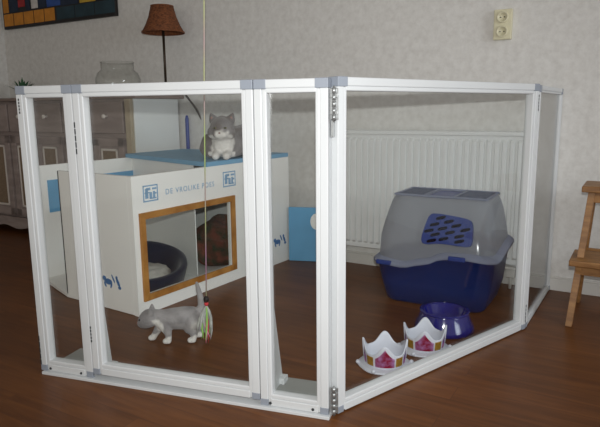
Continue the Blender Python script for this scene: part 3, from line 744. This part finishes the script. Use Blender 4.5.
# threshold board from A to D
aAD = math.atan2(D[1] - A[1], D[0] - A[0]); LAD = math.hypot(D[0] - A[0], D[1] - A[1])
bm = bmesh.new(); add_box(bm, (.012, -.012, 0), (LAD + .004, FD + .004, .0105), .0015)
th = obj('threshold', bm, 'frame', pen); th.location = (*A, 0); th.rotation_euler = (0, 0, aAD)
bm = bmesh.new(); add_box(bm, (LAB, FD + .002, 0), (LAD - LCD, FD + .004, .012)); bm.free()
for x0, x1 in ((.004, LAB - .08), (LAD - LCD - .004, LAD - .004)):
    bm = bmesh.new(); add_box(bm, (x0, FD + .0045, 0), (x1, FD + .165, .009), .0015)
    o = obj('foot_plate', bm, 'foot', pen) if 'foot' in M else obj('foot_plate', bm, 'frame', pen); o.location = (*A, 0); o.rotation_euler = (0, 0, aAD)
for x, dp, tz in ((LAB + .003, .055, .42), (LAD - LCD + .003, .135, .54)):
    bm = bmesh.new()
    add_prism(bm, [(FD + .001, .0092), (FD + dp, .0092), (FD + dp - .004, .04), (FD + .012, tz - .03), (FD + .001, tz)], 0, .008, Matrix(((0, 0, 1, x), (1, 0, 0, 0), (0, 1, 0, 0), (0, 0, 0, 1))))
    add_box(bm, (x, FD + dp - .03, .0092), (x + .024, FD + dp + .01, .030), .002)
    o = obj('brace', bm, 'frame', pen); o.location = (*A, 0); o.rotation_euler = (0, 0, aAD)
# screws
for p, L, xs in ((pAB, LAB, (.042, LAB - .05)), (pCD, LCD, (.034, LCD - .05))):
    for x in xs:
        bm = bmesh.new(); add_lathe(bm, [(0, 0), (.0048, 0), (.0042, .002), (0, .0024)], 14)
        bmesh.ops.transform(bm, matrix=Matrix.Translation((x, -.0002, .021)) @ Matrix.Rotation(PI / 2, 4, 'X'), verts=bm.verts[:]); obj('screw', bm, 'dark', p, 'dark screw head')
# hinges
def hinge(parent, x, y, z0, z1, w=.011, r=.0058, m='steel'):
    bm = bmesh.new(); n = 5; hh = (z1 - z0) / n
    for i in range(n): add_tube(bm, [(x, y, z0 + i * hh + .0006), (x, y, z0 + (i + 1) * hh - .0006)], r if i % 2 == 0 else r * .85, 14)
    add_tube(bm, [(x, y, z0 - .004), (x, y, z1 + .004)], r * .45, 10)
    add_box(bm, (x - w, y + r * .6, z0 + .003), (x + w, y + r * .6 + .003, z1 - .003), .0008)
    for q in (.25, .75): add_box(bm, (x - w * .9, y - r * .3, z0 + (z1 - z0) * q - .006), (x + w * .9, y + r * .6, z0 + (z1 - z0) * q + .006), .001)
    obj('hinge', bm, m, parent, 'metal hinge')
xm = LCD + .014
hinge(pCD, xm, .006, .885, .975, .012); hinge(pCD, xm, .006, .012, .100, .012)
bm = bmesh.new(); add_box(bm, (LCD + .002, .016, .84), (LCD + .010, .028, .886), .001); obj('gap_shade', bm, 'steel', pCD, 'grey strip painted in for the shading in the corner gap')  # added strip stands in for the dark shading below the top hinge
def slot(parent, x, z0, z1, y=-.0012):
    bm = bmesh.new(); n = 5; hh = (z1 - z0) / n
    for i in range(n): add_box(bm, (x - .0022, y, z0 + i * hh + .0015), (x + .0022, y + .004, z0 + (i + 1) * hh - .0015), .0006)
    obj('hinge', bm, 'dark', parent, 'dark slim hinge barrel')
slot(pAB, .012, .91, .962); slot(pAB, .003, .03, .14)
slot(pBC, .0035, .78, .885); slot(pBC, .0035, .14, .20)
slot(pEF, LEF - .004, .90, .965); slot(pEF, LEF - .004, .03, .11)

# ------------------------------------------------------------------ toy on a string
toy = thing('string_toy', 'feathery cat toy dangling on a long cord beside the small kitten', 'cat toy', (-.370, 2.16, 0))
bm = bmesh.new()
add_tube(bm, [(.085, 0, 2.6), (.055, 0, 1.8), (.024, 0, 1.0), (.001, 0, .20)], .0022, 8); obj('cord', bm, 'cord', toy)
bm = bmesh.new(); add_sphere(bm, (0, 0, .190), .011, (1, 1, 1.3), 3); obj('bead', bm, 't_dark', toy, 'dark bead')
bm = bmesh.new(); add_sphere(bm, (.0, 0, .172), .009, (1, 1, 1), 3); obj('bead', bm, 't_red', toy, 'red bead')
for m_, cnt, ln, rr in (('t_grey', 16, .145, .005), ('t_red', 3, .155, .003), ('t_green', 4, .155, .0032), ('t_pink', 4, .15, .003)):
    bm = bmesh.new()
    for k in range(cnt):
        a = random.uniform(0, 2 * PI); s_ = random.uniform(.008, .032); l = ln * random.uniform(.6, 1.06); b_ = random.uniform(-.016, .016)
        P = [(s_ * t ** 1.4 * math.cos(a) - .016 * t + b_ * math.sin(t * 3), s_ * t * math.sin(a), .168 - l * t) for t in (0, .25, .5, .75, 1)]
        add_tube(bm, P, [rr * .4, rr, rr * 1.2, rr, rr * .3], 6, flat=.6)
    obj('streamer', bm, m_, toy)

# ------------------------------------------------------------------ cats
def fur_mat(name):
    ma = bpy.data.materials.new(name); ma.use_nodes = True; nt = ma.node_tree; L = nt.links.new
    b = nt.nodes['Principled BSDF']; b.inputs['Roughness'].default_value = .9; b.inputs['Sheen Weight'].default_value = .25
    at = nt.nodes.new('ShaderNodeAttribute'); at.attribute_name = 'fur'
    tc = nt.nodes.new('ShaderNodeTexCoord'); n = nt.nodes.new('ShaderNodeTexNoise'); n.inputs['Scale'].default_value = 170; n.inputs['Detail'].default_value = 3
    L(tc.outputs['Object'], n.inputs[0])
    mx = nt.nodes.new('ShaderNodeMix'); mx.data_type = 'RGBA'; mx.blend_type = 'MULTIPLY'; mx.inputs[0].default_value = .35
    L(at.outputs['Color'], mx.inputs[6]); L(n.outputs[0], mx.inputs[7]); L(mx.outputs[2], b.inputs['Base Color'])
    bp = nt.nodes.new('ShaderNodeBump'); bp.inputs['Strength'].default_value = .6; bp.inputs['Distance'].default_value = .003
    L(n.outputs[0], bp.inputs['Height']); L(bp.outputs[0], b.inputs['Normal'])
    return ma
M['fur'] = fur_mat('cat_fur')
def body(name, chains, voxel, colour, parent, smooth=6):
    bm = bmesh.new()
    for ch in chains:
        for (p, r), (q, s) in zip(ch, ch[1:]):
            p = Vector(p); q = Vector(q); n = max(2, int((q - p).length / (min(r, s) * .35)) + 1)
            for i in range(n + 1):
                t = i / n; add_sphere(bm, p.lerp(q, t), r + (s - r) * t, sub=2)
        if len(ch) == 1: add_sphere(bm, ch[0][0], ch[0][1], ch[0][2] if len(ch[0]) > 2 else (1, 1, 1), sub=3)
    me = bpy.data.meshes.new(name); bm.to_mesh(me); bm.free()
    t = bpy.data.objects.new(name, me); C.objects.link(t)
    rm = t.modifiers.new('r', 'REMESH'); rm.mode = 'VOXEL'; rm.voxel_size = voxel; rm.use_smooth_shade = True
    sm = t.modifiers.new('s', 'SMOOTH'); sm.iterations = smooth; sm.factor = .5
    me2 = bpy.data.meshes.new_from_object(t.evaluated_get(bpy.context.evaluated_depsgraph_get()))
    bpy.data.objects.remove(t)
    at = me2.color_attributes.new('fur', 'FLOAT_COLOR', 'POINT')
    for i, v in enumerate(me2.vertices): at.data[i].color = colour(v.co)
    me2.materials.clear(); me2.materials.append(M['fur'])
    o = bpy.data.objects.new(name, me2); C.objects.link(o); o.parent = parent
    return o
BROWN = srgb(104, 92, 84)
KG, KG2 = srgb(186, 181, 180), srgb(134, 130, 131)
GREY, GREY2, WHITE = srgb(158, 154, 154), srgb(120, 115, 115), srgb(240, 236, 230)
def mixc(a, b, t): return tuple(a[i] * (1 - t) + b[i] * t for i in range(4))

# kitten, walking to the left (local -x), head low
kt = thing('kitten', 'small grey and white kitten walking on the floor before the playhouse', 'cat', (-.497, 2.205, 0), math.radians(6))
chains = [
 [((-.055, 0, .094), .041), ((-.015, 0, .097), .045), ((.025, 0, .098), .048), ((.058, 0, .102), .042)],       # trunk
 [((-.055, 0, .098), .038), ((-.082, 0, .108), .031), ((-.098, -.003, .108), .030)],                          # neck
 [((-.108, -.006, .106), .038), ((-.120, -.009, .098), .033), ((-.137, -.013, .088), .019)],                              # head, muzzle
 [((-.100, .020, .132), .013), ((-.100, .026, .152), .004)], [((-.100, -.030, .130), .013), ((-.100, -.036, .150), .004)],     # ears
 [((-.055, .014, .078), .026), ((-.078, .016, .052), .017), ((-.092, .018, .030), .0135), ((-.100, .018, .014), .0125), ((-.110, .018, .013), .012)],
 [((-.045, -.022, .075), .026), ((-.035, -.026, .050), .016), ((-.034, -.026, .028), .013), ((-.036, -.026, .014), .013), ((-.047, -.026, .013), .012)],
 [((.060, -.020, .090), .036), ((.048, -.026, .062), .022), ((.068, -.028, .040), .014), ((.062, -.028, .014), .013), ((.050, -.028, .013), .012)],
 [((.060, .020, .090), .036), ((.070, .024, .060), .020), ((.092, .026, .040), .013), ((.088, .026, .014), .013), ((.074, .026, .013), .012)],
 [((.085, 0, .118), .017), ((.098, 0, .145), .0145), ((.096, 0, .18), .0125), ((.088, 0, .215), .0105), ((.083, 0, .240), .007)],   # tail up
]
def sm(a, b, x): t = min(1, max(0, (x - a) / (b - a))); return t * t * (3 - 2 * t)
def kcol(p):
    n = noise.noise(p * 45) * .012
    g = mixc(KG, KG2, .5 + .5 * noise.noise(p * 28))
    if p.x < -.085: g = mixc(g, KG2, sm(-.085, -.12, p.x) * .7)
    w = 1 - sm(.030, .040, p.z + n)
    d = abs(p.x + .074 + n + (p.z - .09) * .3)
    w = max(w, (1 - sm(.010, .022, d)) * sm(.112, .10, p.z) if .045 < p.z else 0)
    w = max(w, .6 * (1 - sm(.012, .03, math.hypot(p.x - .078, p.z - .075))))
    return mixc(g, WHITE, min(1, max(0, w)))
body('body', chains, .0034, kcol, kt, 4)
for y in (-.028, .009):
    bm = bmesh.new(); add_sphere(bm, (-.143, y, .107), .0042, sub=2); obj('eye', bm, 'pupil', kt, 'dark eye')
bm = bmesh.new(); add_sphere(bm, (-.155, -.016, .090), .0035, sub=2); obj('nose', bm, 'nose', kt, 'pink nose')

# adult cat, crouched on the platform facing the camera (local -y)
ct = thing('cat', 'adult grey and white cat crouching on the blue platform of the playhouse', 'cat', (-.405, 3.14, .6603), math.radians(-2))
chains = [
 [((0.0, -.02, .068), .066), ((.03, .06, .085), .082), ((.085, .16, .09), .09), ((.11, .24, .075), .072)],       # chest to rump
 [((-.080, .03, .085), .052), ((-.092, .0, .055), .046), ((-.065, -.04, .030), .026)],
 [((.070, .02, .075), .048), ((.075, -.01, .05), .038), ((.045, -.05, .028), .022)],
 [((.13, .13, .05), .052), ((.145, .06, .03), .030)],                                                             # haunch
 [((.0, -.02, .10), .066), ((.0, -.04, .14), .064)],                                                              # neck
 [((0, -.055, .165), .066), ((0, -.070, .160), .066)],                                                            # head
 [((-.040, -.085, .142), .036)] , [((.040, -.085, .142), .036)],
 [((-.017, -.128, .132), .021), ((.017, -.128, .132), .021)],                                                     # muzzle pads
 [((0, -.118, .118), .018), ((0, -.122, .122), .018)],
 [((-.044, -.05, .205), .026), ((-.054, -.05, .226), .014), ((-.060, -.05, .242), .004)], [((.044, -.05, .205), .026), ((.054, -.05, .226), .014), ((.060, -.05, .242), .004)],
 [((-.030, -.05, .03), .025), ((-.029, -.105, .022), .021), ((-.028, -.128, .0195), .020)], [((.030, -.05, .03), .025), ((.029, -.105, .022), .021), ((.028, -.128, .0195), .020)],
 [((.10, .26, .03), .02), ((.05, .30, .022), .018), ((-.03, .29, .02), .017), ((-.07, .25, .02), .014)],             # tail curled behind
]
chains = [c if len(c) > 1 else [c[0], (c[0][0], c[0][1])] for c in chains]
def ccol(p):
    n = noise.noise(p * 30) * .014
    g = mixc(GREY, GREY2, .7 + .6 * noise.noise(p * 22)); g = mixc(g, BROWN, .55 * sm(.0, .35, noise.noise(p * 14 + Vector((3, 1, 7)))) + .35 * sm(-.03, -.09, p.x) * sm(.14, .10, p.z))
    w = 0
    if p.y < -.06: w = 1 - sm(.034, .044, p.z)
    if p.y < .0: w = max(w, (1 - sm(.100, .118, p.z + n)) * (1 - sm(.048, .066, abs(p.x + n))))
    if p.y < -.09: w = max(w, (1 - sm(.118, .130, p.z + n)))
    if p.y < -.11: w = max(w, (1 - sm(.146, .160, p.z + n)) * (1 - sm(.026, .042, abs(p.x - .010))))
    return mixc(g, WHITE, w)
body('body', chains, .005, ccol, ct, 4)
for sx in (-1, 1):
    bm = bmesh.new(); add_sphere(bm, (sx * .027, -.1275, .166), .0080, (1.1, .6, .6), 3); e = obj('eye', bm, 'eye', ct, 'amber eye')
    bm = bmesh.new(); add_sphere(bm, (sx * .027, -.1315, .166), .0046, (.9, .5, .9), 2); obj('pupil', bm, 'pupil', e)
bm = bmesh.new(); add_sphere(bm, (0, -.1465, .141), .0055, (1.2, .6, .7), 2); obj('nose', bm, 'nose', ct, 'pink nose')
for sx in (-1, 1):
    bm = bmesh.new(); add_sphere(bm, (sx * .050, -.069, .213), .011, (.8, .25, 1.1), 2, Matrix.Rotation(sx * .25, 3, 'Y')); obj('inner_ear', bm, 'inner', ct, 'pinkish inner ear')
